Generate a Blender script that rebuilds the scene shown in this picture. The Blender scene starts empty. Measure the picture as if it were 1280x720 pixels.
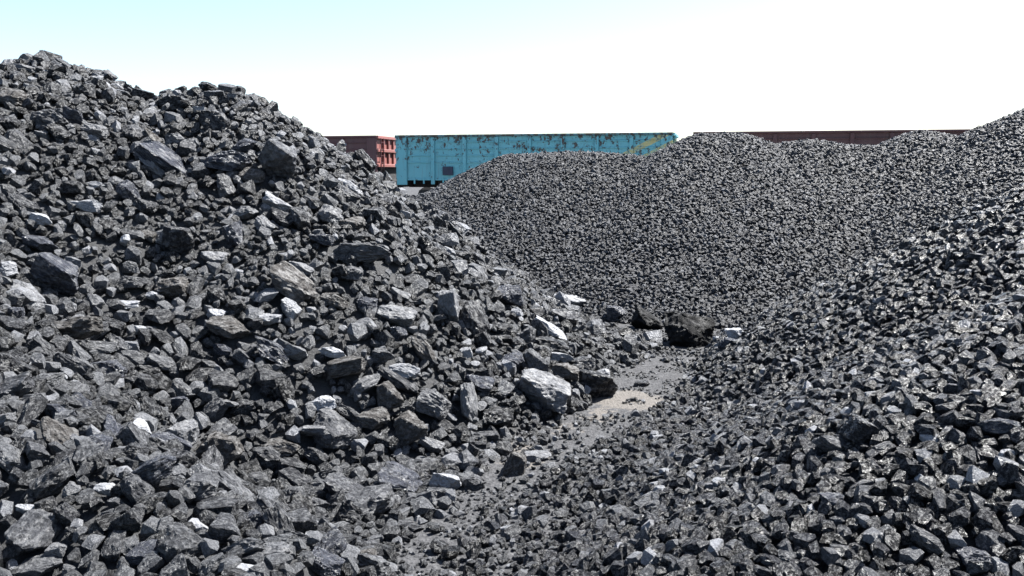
import bpy, bmesh, math, random
import numpy as np
from mathutils import Vector, Matrix, noise as mnoise

# ------------------------------------------------------------------ camera, sky, sun, exposure
scene = bpy.context.scene
COL = scene.collection
F = 1100.0; EYE = 1.7; HZ = 216.0            # focal length in photo pixels, eye height, horizon row
PITCH = math.atan((360-HZ)/F)
CP, SP = math.cos(PITCH), math.sin(PITCH)
cd = bpy.data.cameras.new('camera'); cam = bpy.data.objects.new('camera', cd); COL.objects.link(cam)
cd.sensor_width = 36; cd.lens = 36*F/1280; cd.clip_start = 0.05; cd.clip_end = 5000
cam.location = (0, 0, EYE); cam.rotation_euler = (math.pi/2-PITCH, 0, 0)
scene.camera = cam
SUN_AZ = math.radians(60); SUN_EL = math.radians(54)      # azimuth clockwise from +Y
sv = Vector((math.sin(SUN_AZ)*math.cos(SUN_EL), math.cos(SUN_AZ)*math.cos(SUN_EL), math.sin(SUN_EL)))
w = bpy.data.worlds.new('World'); scene.world = w; w.use_nodes = True
nt = w.node_tree
sk = nt.nodes.new('ShaderNodeTexSky'); sk.sky_type = 'NISHITA'; sk.sun_disc = False
sk.sun_elevation = SUN_EL; sk.sun_rotation = SUN_AZ; sk.dust_density = 0.9; sk.air_density = 0.9; sk.ozone_density = 0.0
bg = nt.nodes['Background']; bg.inputs['Strength'].default_value = 0.058
nt.links.new(sk.outputs[0], bg.inputs[0])
sl = bpy.data.lights.new('sun', 'SUN'); sl.energy = 5.0; sl.angle = math.radians(0.53); sl.color = (1, .98, .945)
so = bpy.data.objects.new('sun', sl); COL.objects.link(so)
so.rotation_euler = sv.to_track_quat('Z', 'Y').to_euler()
scene.view_settings.view_transform = 'Standard'; scene.view_settings.look = 'None'
scene.view_settings.gamma = 1; scene.view_settings.use_curve_mapping = False
scene.view_settings.exposure = 2.15

# ------------------------------------------------------------------ helpers
def px_dir(px, py):
    a = (px-640)/F; b = (360-py)/F
    return np.array([a, CP+b*SP, -SP+b*CP])
def at(px, py, y):                                        # pixel + distance -> point in the yard
    d = px_dir(px, py); t = y/d[1]
    return (d[0]*t, y, EYE+d[2]*t)
def tag(o, label=None, cat=None, group=None, kind=None):
    if label: o['label'] = label
    if cat: o['category'] = cat
    if group: o['group'] = group
    if kind: o['kind'] = kind
    return o

# ------------------------------------------------------------------ materials
def mat(name):
    m = bpy.data.materials.new(name); m.use_nodes = True
    t = m.node_tree; return m, t, t.nodes['Principled BSDF']
def N(t, kind, **kw):
    n = t.nodes.new(kind)
    for k, v in kw.items():
        if k in n.inputs: n.inputs[k].default_value = v
        else: setattr(n, k, v)
    return n
def ramp(t, src, stops):
    r = t.nodes.new('ShaderNodeValToRGB'); e = r.color_ramp.elements
    while len(e) < len(stops): e.new(0.5)
    for i, (p, c) in enumerate(stops):
        e[i].position = p; e[i].color = (c[0], c[1], c[2], 1) if hasattr(c, '__len__') else (c, c, c, 1)
    t.links.new(src, r.inputs[0]); return r
def mixc(t, fac, a, b, mode='MIX'):
    m = t.nodes.new('ShaderNodeMix'); m.data_type = 'RGBA'; m.blend_type = mode
    for v, s in ((fac, 0), (a, 6), (b, 7)):
        if hasattr(v, 'default_value') or hasattr(v, 'is_linked'): t.links.new(v, m.inputs[s])
        else: m.inputs[s].default_value = v if s == 0 else (v[0], v[1], v[2], 1)
    return m.outputs[2]
def coal_mat(name, stops, rough=(0.38, 0.58), nscale=9.0, bump=0.6, spec=1.0, dust=(0.034, 0.036, 0.04), dustf=0.5):
    """broken coal: tone varies from lump to lump, duller dusty patches, fine fracture relief"""
    m, t, b = mat(name); L = t.links.new
    oi = N(t, 'ShaderNodeObjectInfo'); tc = N(t, 'ShaderNodeTexCoord')
    add = N(t, 'ShaderNodeVectorMath', operation='ADD'); L(tc.outputs['Object'], add.inputs[0])
    sc = N(t, 'ShaderNodeVectorMath', operation='SCALE'); sc.inputs[0].default_value = (37, 61, 83)
    L(oi.outputs['Random'], sc.inputs['Scale']); L(sc.outputs[0], add.inputs[1])
    base = ramp(t, oi.outputs['Random'], [(p, tuple(v*DARK for v in c)) for p, c in stops])
    n1 = N(t, 'ShaderNodeTexNoise', Scale=1.3, Detail=5.0, Roughness=0.65); L(add.outputs[0], n1.inputs['Vector'])
    n2 = N(t, 'ShaderNodeTexNoise', Scale=nscale, Detail=6.0, Roughness=0.7); L(add.outputs[0], n2.inputs['Vector'])
    df = ramp(t, n1.outputs[0], [(0.42, 0.0), (0.66, dustf)])
    c = mixc(t, df.outputs[0], base.outputs[0], dust)
    fl = ramp(t, n2.outputs[0], [(0.3, 0.5), (0.7, 1.45)])
    c = mixc(t, 1.0, c, fl.outputs[0], 'MULTIPLY')
    L(c, b.inputs['Base Color'])
    rr = ramp(t, n1.outputs[0], [(0.3, rough[0]), (0.7, rough[1])]); L(rr.outputs[0], b.inputs['Roughness'])
    gl = N(t, 'ShaderNodeTexNoise', Scale=2.4, Detail=4.0, Roughness=.75); L(add.outputs[0], gl.inputs['Vector'])
    L(ramp(t, gl.outputs[0], [(.47, .06), (.60, spec)]).outputs[0], b.inputs['Specular IOR Level'])
    vo = N(t, 'ShaderNodeTexVoronoi', Scale=nscale*0.45); L(add.outputs[0], vo.inputs['Vector'])
    bp = N(t, 'ShaderNodeBump', Strength=bump, Distance=0.05); L(n2.outputs[0], bp.inputs['Height'])
    bp2 = N(t, 'ShaderNodeBump', Strength=bump*0.5, Distance=0.06); L(vo.outputs['Distance'], bp2.inputs['Height'])
    L(bp.outputs[0], bp2.inputs['Normal']); L(bp2.outputs[0], b.inputs['Normal'])
    return m
DARK = .52
G = lambda v, r=1.0, bl=1.0: (v*r*.96, v*.985, v*bl*1.06)
M = {}
M['m'] = coal_mat('coal_grey', [(0, G(.05)), (.5, G(.085, 1.0, 1.03)), (1, G(.135, 1.0, .99))])
M['d'] = coal_mat('coal_dark', [(0, G(.02)), (1, G(.045, 1, 1.05))], rough=(.32, .55), dustf=.25)
M['k'] = coal_mat('coal_black', [(0, G(.010)), (1, G(.018))], rough=(.45, .7), dustf=0.0, spec=.25)
M['p'] = coal_mat('coal_dusty_pale', [(0, G(.17)), (1, G(.25))], rough=(.45, .7), dust=(.13, .128, .126))
M['w'] = coal_mat('stone_white', [(0, G(.30)), (1, G(.44))], spec=.4, rough=(.5, .7), dust=(.2, .2, .198), bump=.4)
M['n'] = coal_mat('coal_brown', [(0, (.07, .067, .065)), (1, (.105, .099, .095))], rough=(.5, .75), dust=(.06, .056, .053))
M['b'] = coal_mat('coal_glossy_blue', [(0, (.045, .05, .065)), (1, (.085, .09, .11))], rough=(.22, .45), dustf=.3, spec=1.0)
M['left'] = coal_mat('coal_small_grey', [(0, G(.012)), (.25, G(.028, 1, 1.04)), (.5, G(.065)), (.78, G(.14, 1.0, .99)), (.94, G(.24)), (1, G(.38))], rough=(.36, .58))
M['right'] = coal_mat('coal_small_shaded', [(0, G(.008)), (.35, G(.018, 1, 1.12)), (.75, G(.04, 1, 1.08)), (.93, G(.13)), (.97, G(.24)), (1, G(.42))], rough=(.28, .46), dustf=.1, spec=1.0)  # tones darkened to stand for a slope turned away from the sun
M['back'] = coal_mat('coal_small_washed', [(0, G(.045)), (.4, G(.08, 1, 1.04)), (.8, G(.125, 1, 1.0)), (.95, G(.19)), (1, G(.26))], rough=(.34, .58), dustf=.2, spec=.6)

def dust_ground():
    m, t, b = mat('coal_dust_ground'); L = t.links.new
    tc = N(t, 'ShaderNodeTexCoord')
    n1 = N(t, 'ShaderNodeTexNoise', Scale=0.9, Detail=6.0, Roughness=.6); L(tc.outputs['Object'], n1.inputs['Vector'])
    n2 = N(t, 'ShaderNodeTexNoise', Scale=26.0, Detail=5.0, Roughness=.75); L(tc.outputs['Object'], n2.inputs['Vector'])
    n3 = N(t, 'ShaderNodeTexVoronoi', Scale=60.0); L(tc.outputs['Object'], n3.inputs['Vector'])
    dust = ramp(t, n2.outputs[0], [(.3, G(.018)), (.52, G(.05, 1.02, .98)), (.75, G(.1, 1.03, .95))])
    sand = ramp(t, n2.outputs[0], [(.3, (.066, .061, .056)), (.7, (.125, .115, .106))])
    # bare sand shows in the gully where the coal dust is thin: a vertex attribute gives the place, noise the ragged edge
    at_ = N(t, 'ShaderNodeAttribute', attribute_name='sand')
    ad = N(t, 'ShaderNodeMath', operation='ADD'); L(at_.outputs['Fac'], ad.inputs[0]); L(n1.outputs[0], ad.inputs[1])
    n4 = N(t, 'ShaderNodeTexNoise', Scale=7.0, Detail=6.0, Roughness=.7); L(tc.outputs['Object'], n4.inputs['Vector'])
    ad2 = N(t, 'ShaderNodeMath', operation='MULTIPLY_ADD'); L(n4.outputs[0], ad2.inputs[0]); ad2.inputs[1].default_value = 1.5; L(ad.outputs[0], ad2.inputs[2])
    f = ramp(t, ad2.outputs[0], [(1.62/2, 0.0), (1.74/2, 1.0)])
    hl = N(t, 'ShaderNodeMath', operation='MULTIPLY'); L(ad2.outputs[0], hl.inputs[0]); hl.inputs[1].default_value = .5
    L(hl.outputs[0], f.inputs[0])
    L(mixc(t, f.outputs[0], dust.outputs[0], sand.outputs[0]), b.inputs['Base Color'])
    b.inputs['Roughness'].default_value = .9; b.inputs['Specular IOR Level'].default_value = .2
    bp = N(t, 'ShaderNodeBump', Strength=.7, Distance=.02); L(n2.outputs[0], bp.inputs['Height'])
    bp2 = N(t, 'ShaderNodeBump', Strength=.5, Distance=.015); L(n3.outputs['Distance'], bp2.inputs['Height']); L(bp.outputs[0], bp2.inputs['Normal'])
    L(bp2.outputs[0], b.inputs['Normal'])
    return m
M['ground'] = dust_ground()
def heap_core(name, a, c2):
    m, t, b = mat(name); L = t.links.new
    tc = N(t, 'ShaderNodeTexCoord')
    n2 = N(t, 'ShaderNodeTexNoise', Scale=40.0, Detail=5.0, Roughness=.75); L(tc.outputs['Object'], n2.inputs['Vector'])
    L(ramp(t, n2.outputs[0], [(.3, G(a)), (.7, G(c2))]).outputs[0], b.inputs['Base Color'])
    b.inputs['Roughness'].default_value = .85
    bp = N(t, 'ShaderNodeBump', Strength=1.0, Distance=.03); L(n2.outputs[0], bp.inputs['Height']); L(bp.outputs[0], b.inputs['Normal'])
    return m
M['core_left'] = heap_core('coal_fines_gap_shade', .012, .045)  # fines under the lumps, coloured dark so the gaps read as shade
M['core'] = heap_core('coal_fines_dark_gap_shade', .012, .04)  # same painted gap shade, for the right and back heaps

def paint(name, col, dark, rust_amt, stripes=False, rough=.5):
    """old wagon paint: faded patches, streaks, rust breaking through along the upper part"""
    m, t, b = mat(name); L = t.links.new
    tc = N(t, 'ShaderNodeTexCoord'); sep = N(t, 'ShaderNodeSeparateXYZ'); L(tc.outputs['Object'], sep.inputs[0])
    n1 = N(t, 'ShaderNodeTexNoise', Scale=.8, Detail=5.0, Roughness=.6); L(tc.outputs['Object'], n1.inputs['Vector'])
    mp = N(t, 'ShaderNodeMapping'); mp.inputs['Scale'].default_value = (1.3, 1.3, .9); L(tc.outputs['Object'], mp.inputs[0])
    n2 = N(t, 'ShaderNodeTexNoise', Scale=4.2, Detail=8.0, Roughness=.7); L(mp.outputs[0], n2.inputs['Vector'])
    ms = N(t, 'ShaderNodeMapping'); ms.inputs['Scale'].default_value = (9, 9, .8); L(tc.outputs['Object'], ms.inputs[0])
    n3 = N(t, 'ShaderNodeTexNoise', Scale=1.0, Detail=4.0, Roughness=.6); L(ms.outputs[0], n3.inputs['Vector'])
    c = mixc(t, ramp(t, n1.outputs[0], [(.3, 0.), (.75, 1.)]).outputs[0], col, dark)
    if stripes:   # yellow diagonal warning bands near the right-hand end
        s = N(t, 'ShaderNodeMath', operation='MULTIPLY_ADD'); L(sep.outputs['X'], s.inputs[0]); s.inputs[1].default_value = .9
        zz = N(t, 'ShaderNodeMath', operation='MULTIPLY'); L(sep.outputs['Z'], zz.inputs[0]); zz.inputs[1].default_value = -1.8
        zo = N(t, 'ShaderNodeMath', operation='ADD'); L(zz.outputs[0], zo.inputs[0]); zo.inputs[1].default_value = .75; L(zo.outputs[0], s.inputs[2])
        fr = N(t, 'ShaderNodeMath', operation='FRACT'); L(s.outputs[0], fr.inputs[0])
        g = N(t, 'ShaderNodeMath', operation='LESS_THAN'); L(fr.outputs[0], g.inputs[0]); g.inputs[1].default_value = .5
        x0 = N(t, 'ShaderNodeMath', operation='GREATER_THAN'); L(s.outputs[0], x0.inputs[0]); x0.inputs[1].default_value = STR0
        mu = N(t, 'ShaderNodeMath', operation='MULTIPLY'); L(g.outputs[0], mu.inputs[0]); L(x0.outputs[0], mu.inputs[1])
        wn = ramp(t, n2.outputs[0], [(.44, .9), (.58, .2)])
        mu2 = N(t, 'ShaderNodeMath', operation='MULTIPLY'); L(mu.outputs[0], mu2.inputs[0]); L(wn.outputs[0], mu2.inputs[1])
        c = mixc(t, mu2.outputs[0], c, (.42, .37, .14))
    c = mixc(t, ramp(t, n3.outputs[0], [(.52, 0.), (.75, .35)]).outputs[0], c, (.1, .09, .08))
    # rust: more of it high on the side
    hz = N(t, 'ShaderNodeMapRange'); L(sep.outputs['Z'], hz.inputs[0])
    for i, v in ((1, 1.9), (2, 3.5), (3, 0.0), (4, .10)): hz.inputs[i].default_value = v
    rs = N(t, 'ShaderNodeMath', operation='ADD'); L(n2.outputs[0], rs.inputs[0]); L(hz.outputs[0], rs.inputs[1])
    rf = ramp(t, rs.outputs[0], [(rust_amt, 0.), (rust_amt+.03, 1.)])
    c = mixc(t, rf.outputs[0], c, (.04, .034, .03))
    L(c, b.inputs['Base Color'])
    b.inputs['Roughness'].default_value = rough
    bp = N(t, 'ShaderNodeBump', Strength=.25, Distance=.02); L(rf.outputs[0], bp.inputs['Height']); L(bp.outputs[0], b.inputs['Normal'])
    return m
STR0 = 5.95
M['blue'] = paint('turquoise_paint', (.09, .335, .40), (.125, .38, .44), .60, True)
M['blue_rail'] = paint('turquoise_paint_worn', (.06, .2, .25), (.09, .15, .16), .56)
M['red'] = paint('maroon_paint', (.07, .021, .027), (.06, .023, .029), .76)
M['redend'] = paint('sunlit_red_end_paint', (.22, .08, .072), (.18, .066, .06), .78)  # lighter copy of the maroon; sunlight on the end is put into the colour
M['red2'] = paint('maroon_paint_faded', (.06, .022, .024), (.08, .034, .033), .70)
M['undergear'] = heap_core('undergear_grime', .012, .03)
def plain(name, c, r=.6, metal=0):
    m, t, b = mat(name); b.inputs['Base Color'].default_value = (*c, 1); b.inputs['Roughness'].default_value = r; b.inputs['Metallic'].default_value = metal
    n = N(t, 'ShaderNodeTexNoise', Scale=6.0, Detail=5.0); tc = N(t, 'ShaderNodeTexCoord'); t.links.new(tc.outputs['Object'], n.inputs['Vector'])
    r_ = ramp(t, n.outputs[0], [(.3, tuple(v*.7 for v in c)), (.7, tuple(v*1.2 for v in c))]); t.links.new(r_.outputs[0], b.inputs['Base Color'])
    return m
M['plate'] = plain('dark_plate', (.012, .022, .05))
M['paleplate'] = plain('pale_plate', (.2, .22, .28))
M['steel'] = plain('rail_steel', (.12, .1, .09), .45, .6)
M['gravel'] = plain('pale_gravel', (.3, .295, .29), .9)
M['timber'] = plain('sleeper_timber', (.06, .05, .045), .9)

# ------------------------------------------------------------------ terrain heights
def vnoise(x,y,sc,seed):
    x=np.asarray(x)*sc+seed*17.13; y=np.asarray(y)*sc+seed*7.77
    xi=np.floor(x).astype(np.int64); yi=np.floor(y).astype(np.int64); fx=x-xi; fy=y-yi
    fx=fx*fx*(3-2*fx); fy=fy*fy*(3-2*fy)
    def h(a,b):
        n=(a*374761393+b*668265263+seed*982451653)&0xffffffff
        n=((n^(n>>13))*1274126177)&0xffffffff
        return ((n^(n>>16))&0xffff)/65535.0
    return (h(xi,yi)*(1-fx)+h(xi+1,yi)*fx)*(1-fy)+(h(xi,yi+1)*(1-fx)+h(xi+1,yi+1)*fx)*fy-0.5
X0,X1,Y0,Y1,ST=-13.0,17.0,-2.0,21.0,0.05
GX=np.arange(X0,X1,ST); GY=np.arange(Y0,Y1,ST)
MX,MY=np.meshgrid(GX,GY)
def dens(pts,n=14):
    out=[]
    for a,b in zip(pts[:-1],pts[1:]):
        for i in range(n):
            t=i/n; out.append([a[j]*(1-t)+b[j]*t for j in range(3)])
    out.append(list(pts[-1])); return np.array(out)
def heap(ridges,k,rnd,s,nz,seed):
    Z=np.full(MX.shape,-9.0)
    for pts in ridges:
        for (a,b,c) in dens(pts):
            d=np.sqrt((MX-a)**2+(MY-b)**2+rnd*rnd)-rnd
            np.maximum(Z,c-k*d,out=Z)
    Z=Z+nz*(2.2*vnoise(MX,MY,0.55,seed)+1.2*vnoise(MX,MY,1.3,seed+1)+0.6*vnoise(MX,MY,3.1,seed+2))
    return s*np.logaddexp(0,Z/s)-0.03
LEFT=[[at(-260,140,6.5),at(-120,72,7.0),at(0,68,7.5),at(50,64,7.8),at(90,76,8.0),at(130,100,8.1),at(170,114,8.2),at(240,107,8.2),at(278,110,8.1)],
      [at(278,112,8.1),at(325,156,8.1),at(395,232,8.1),at(470,300,8.15),at(560,350,8.15)],
      [at(50,74,7.8),(-4.4,6.4,2.05),(-3.6,5.0,1.35),(-2.6,4.0,.85),(-1.6,3.4,.58),(-1.0,3.05,.4)],
      [(-0.9,8.1,.6),(0.0,8.4,.30),(0.7,8.4,.2),(1.35,8.3,.1)]]
RIGHT=[[(2.9,7.8,.26),(3.7,7.3,.98),(4.3,7.0,1.52),(5.4,6.4,2.2),(6.4,5.6,2.7),(7.2,4.6,2.6),(8.0,2.0,2.6)],
       [(4.6,5.2,1.4),(3.2,4.2,1.25),(2.1,3.6,.88),(1.3,3.2,.55),(0.6,2.9,.3)]]
BS=[(462,244,14.6),(500,243,14.6),(530,241,14.6),(560,232,14.5),(600,209,14.4),(640,196,14.3),(700,193,14.1),(740,193,14.0),(785,197,13.8),(828,201,13.7),(850,186,13.7),(880,168,13.6),(920,169,13.6),(965,184,13.7),(1010,177,13.5),(1060,184,13.4),(1120,185,13.3),(1150,165,13.2),(1180,170,13.2),(1210,180,13.1),(1240,161,12.7),(1280,146,12.4),(1340,120,12.2),(1480,110,12)]
BACK=[[at(p[0],p[1]-(5 if p[0]>900 else 3 if p[0]>860 else 0 if p[0]>800 else 4 if p[0]>600 else 0),p[2]) for p in BS]]
def gully_x(y): return np.interp(y,[2.8,3.9,4.85,5.8,7.0,8.4],[-.75,-.35,.03,.55,1.1,1.75])
def gully_w(y): return np.interp(y,[2.8,3.9,4.85,5.8,7.0,8.4],[.08,.16,.24,.34,.40,.36])
def build():
    hl=heap(LEFT,0.73,0.35,0.06,0.06,1)
    hr=heap(RIGHT,0.62,0.6,0.05,0.05,5)
    hb=heap(BACK,0.60,0.25,0.05,0.03,9)
    xc=gully_x(MY); gw=gully_w(MY); xl=xc-gw; xr=xc+gw
    near=(MY<9.5)
    hl=hl-.03-np.where(near,np.clip(MX-xl,0,1.2)*.5,0)
    hr=hr-.03-np.where(near,np.clip(xr-MX,0,1.2)*.7,0)
    hb=hb-.02
    fl=0.03*vnoise(MX,MY,0.8,20)+0.015*vnoise(MX,MY,2.5,21)
    return hl,hr,hb,fl

hl, hr, hb, fl = build()
HALL = np.maximum.reduce([hl, hr, hb, fl]); OWN = np.argmax(np.stack([fl, hl, hr, hb]), 0)
def samp(Gd, x, y):
    u = np.clip((np.asarray(x)-X0)/ST, 0, Gd.shape[1]-1.001); v = np.clip((np.asarray(y)-Y0)/ST, 0, Gd.shape[0]-1.001)
    i = u.astype(int); j = v.astype(int); fx = u-i; fy = v-j
    return (Gd[j, i]*(1-fx)+Gd[j, i+1]*fx)*(1-fy)+(Gd[j+1, i]*(1-fx)+Gd[j+1, i+1]*fx)*fy
GYn, GXn = np.gradient(HALL, ST)
def normal_at(x, y):
    a = samp(GXn, x, y); b = samp(GYn, x, y); l = np.sqrt(a*a+b*b+1)
    return np.stack([-a/l, -b/l, 1/l], -1)
def hit(px, py):
    d = px_dir(px, py); ts = np.arange(1.2, 22, .01)
    x = d[0]*ts; y = d[1]*ts; z = EYE+d[2]*ts
    ok = (y < Y1-.2) & (x > X0+.1) & (x < X1-.2)
    g = np.where(ok, z-samp(HALL, x, y), 9.0)
    k = int(np.argmax(g < 0))
    if g[k] >= 0: k = int(np.argmin(g))
    return Vector((x[k], y[k], min(z[k], float(samp(HALL, x[k], y[k]))+.04)))

# ------------------------------------------------------------------ broken-lump shapes
def cut_solid(rng, cuts, lo, hi):
    bm = bmesh.new(); bmesh.ops.create_cube(bm, size=2.0)
    for k in range(cuts):
        n = Vector((rng.gauss(0, 1), rng.gauss(0, 1), rng.gauss(0, 1))).normalized()
        d = rng.uniform(lo, hi)
        r = bmesh.ops.bisect_plane(bm, geom=bm.verts[:]+bm.edges[:]+bm.faces[:], plane_co=n*d, plane_no=n, clear_outer=True)
        ed = [e for e in r['geom_cut'] if isinstance(e, bmesh.types.BMEdge)]
        if len(ed) > 2: bmesh.ops.contextual_create(bm, geom=ed)
    bmesh.ops.remove_doubles(bm, verts=bm.verts, dist=.03)
    bmesh.ops.triangulate(bm, faces=[f for f in bm.faces if len(f.verts) > 12])
    return bm
def normalise(bm):
    lo = [min(v.co[i] for v in bm.verts) for i in range(3)]; hi = [max(v.co[i] for v in bm.verts) for i in range(3)]
    for v in bm.verts:
        for i in range(3): v.co[i] = (v.co[i]-(lo[i]+hi[i])/2)/((hi[i]-lo[i])/2)
def small_proto(i, m):
    rng = random.Random(100+i)
    bm = cut_solid(rng, rng.randint(11, 16), .68, 1.02)
    normalise(bm)
    bmesh.ops.triangulate(bm, faces=bm.faces)
    for v in bm.verts: v.co *= 1+rng.uniform(-.05, .05)
    me = bpy.data.meshes.new('small_coal_piece'); bm.to_mesh(me); bm.free(); me.materials.append(m)
    return me
def big_proto(i, m, lev=2, amp=.07):
    rng = random.Random(500+i)
    bm = cut_solid(rng, rng.randint(9, 15), .62, 1.05)
    normalise(bm)
    bmesh.ops.bevel(bm, geom=bm.edges[:], offset=.035, segments=1, affect='EDGES', clamp_overlap=True)
    bmesh.ops.triangulate(bm, faces=bm.faces)
    lim = .34 if lev == 2 else .5
    for _ in range(5):
        ed = [e for e in bm.edges if e.calc_length() > lim/ (2 if lev == 2 else 1.4)]
        if not ed: break
        bmesh.ops.subdivide_edges(bm, edges=ed, cuts=1)
        bmesh.ops.triangulate(bm, faces=[f for f in bm.faces if len(f.verts) > 3])
    bm.normal_update()
    off = Vector((rng.uniform(-50, 50), rng.uniform(-50, 50), rng.uniform(-50, 50)))
    ax = Vector((rng.gauss(0, .35), rng.gauss(0, .35), 1)).normalized(); lay = rng.choice([0, 0, .05, .09])
    mv = []
    for v in bm.verts:
        p = v.co+off
        h = amp*1.5*mnoise.noise(p*1.5)+amp*.9*mnoise.noise(p*4.1)+amp*.45*mnoise.noise(p*9.3)
        if lay:                                            # bedding steps as in layered coal
            q = v.co.dot(ax)*5+mnoise.noise(p*1.2)
            h += lay*(abs((q % 1)-.5)-.25)
        c = mnoise.cell(p*2.1)*amp*.55
        mv.append(v.normal*(h+c))
    for v, d in zip(bm.verts, mv): v.co += d
    normalise(bm)
    me = bpy.data.meshes.new('coal_lump_mesh'); bm.to_mesh(me); bm.free(); me.materials.append(m)
    return me
NB = 22
BIG = {}
def big_mesh(i, tone):
    i %= NB
    if (i, tone) not in BIG:
        if (i, 0) not in BIG: BIG[(i, 0)] = big_proto(i, M['m'])
        me = BIG[(i, 0)].copy(); me.materials.clear(); me.materials.append(M[tone]); BIG[(i, tone)] = me
    return BIG[(i, tone)]

# ------------------------------------------------------------------ ground
def grid_mesh(name, xs, ys, Z, m, mask=None, attr=None):
    nx, ny = len(xs), len(ys)
    XX, YY = np.meshgrid(xs, ys)
    co = np.stack([XX, YY, Z], -1).reshape(-1, 3)
    idx = np.arange(nx*ny).reshape(ny, nx)
    f = np.stack([idx[:-1, :-1], idx[:-1, 1:], idx[1:, 1:], idx[1:, :-1]], -1)
    if mask is not None:
        mm = mask[:-1, :-1] | mask[:-1, 1:] | mask[1:, 1:] | mask[1:, :-1]
        f = f[mm]
    f = f.reshape(-1, 4)
    used = np.unique(f); rm = -np.ones(nx*ny, int); rm[used] = np.arange(len(used)); co = co[used]; f = rm[f]
    me = bpy.data.meshes.new(name)
    me.vertices.add(len(co)); me.vertices.foreach_set('co', co.astype(np.float32).ravel())
    me.loops.add(f.size); me.loops.foreach_set('vertex_index', f.astype(np.int32).ravel())
    me.polygons.add(len(f)); me.polygons.foreach_set('loop_start', np.arange(0, f.size, 4, dtype=np.int32)); me.polygons.foreach_set('loop_total', np.full(len(f), 4, np.int32))
    me.update(); me.materials.append(m)
    if attr is not None:
        a = me.attributes.new('sand', 'FLOAT', 'POINT'); a.data.foreach_set('value', attr.reshape(-1)[used].astype(np.float32))
    for p in me.polygons: p.use_smooth = True
    return me
# one sheet, fine near the heaps and stretching to the horizon
xs = np.concatenate([-np.geomspace(2500, 13.5, 26), GX[::2], np.geomspace(17.2, 2500, 26)])
ys = np.concatenate([[-400, -100, -30, -10, -4], GY[::2], np.geomspace(21.3, 4000, 30)])
XX, YY = np.meshgrid(xs, ys)
inside = (XX > X0+.3) & (XX < X1-.3) & (YY > Y0+.3) & (YY < Y1-.3)
Z = np.where(inside, samp(fl, XX, YY), 0.0)
sand = np.full(XX.shape, -.25)
for (px, py, r, s) in [(790, 500, .36, .8), (745, 520, .3, .5), (705, 535, .3, .5), (650, 570, .35, .6), (860, 470, .5, .12), (610, 600, .3, .2)]:
    p = px_dir(px, py); t_ = -EYE/p[2]; cx, cy = p[0]*t_, p[1]*t_
    sand = np.maximum(sand, -.25+(s+.25)*np.exp(-(((XX-cx)/r)**2+((YY-cy)/(r*1.2))**2)))
far = np.clip((YY-17)/6, 0, 1); sand = np.maximum(sand, -.25+0*far)
ground = bpy.data.objects.new('ground', grid_mesh('ground', xs, ys, Z, M['ground'], attr=sand)); COL.objects.link(ground)
tag(ground, kind='structure')
# low pale gravel bank in front of the track
gy = np.linspace(33.0, 37.5, 40); gx = np.linspace(-40, 45, 700)
A, B = np.meshgrid(gx, gy)
bz = 0.84*np.exp(-((B-35.4)/1.0)**4)*(1+.10*vnoise(A, B, .9, 31)*2+.06*vnoise(A, B, 3, 32))-.05
bank = bpy.data.objects.new('gravel_bank', grid_mesh('gravel_bank', gx, gy, bz, M['gravel'])); COL.objects.link(bank)
tag(bank, kind='structure')

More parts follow.
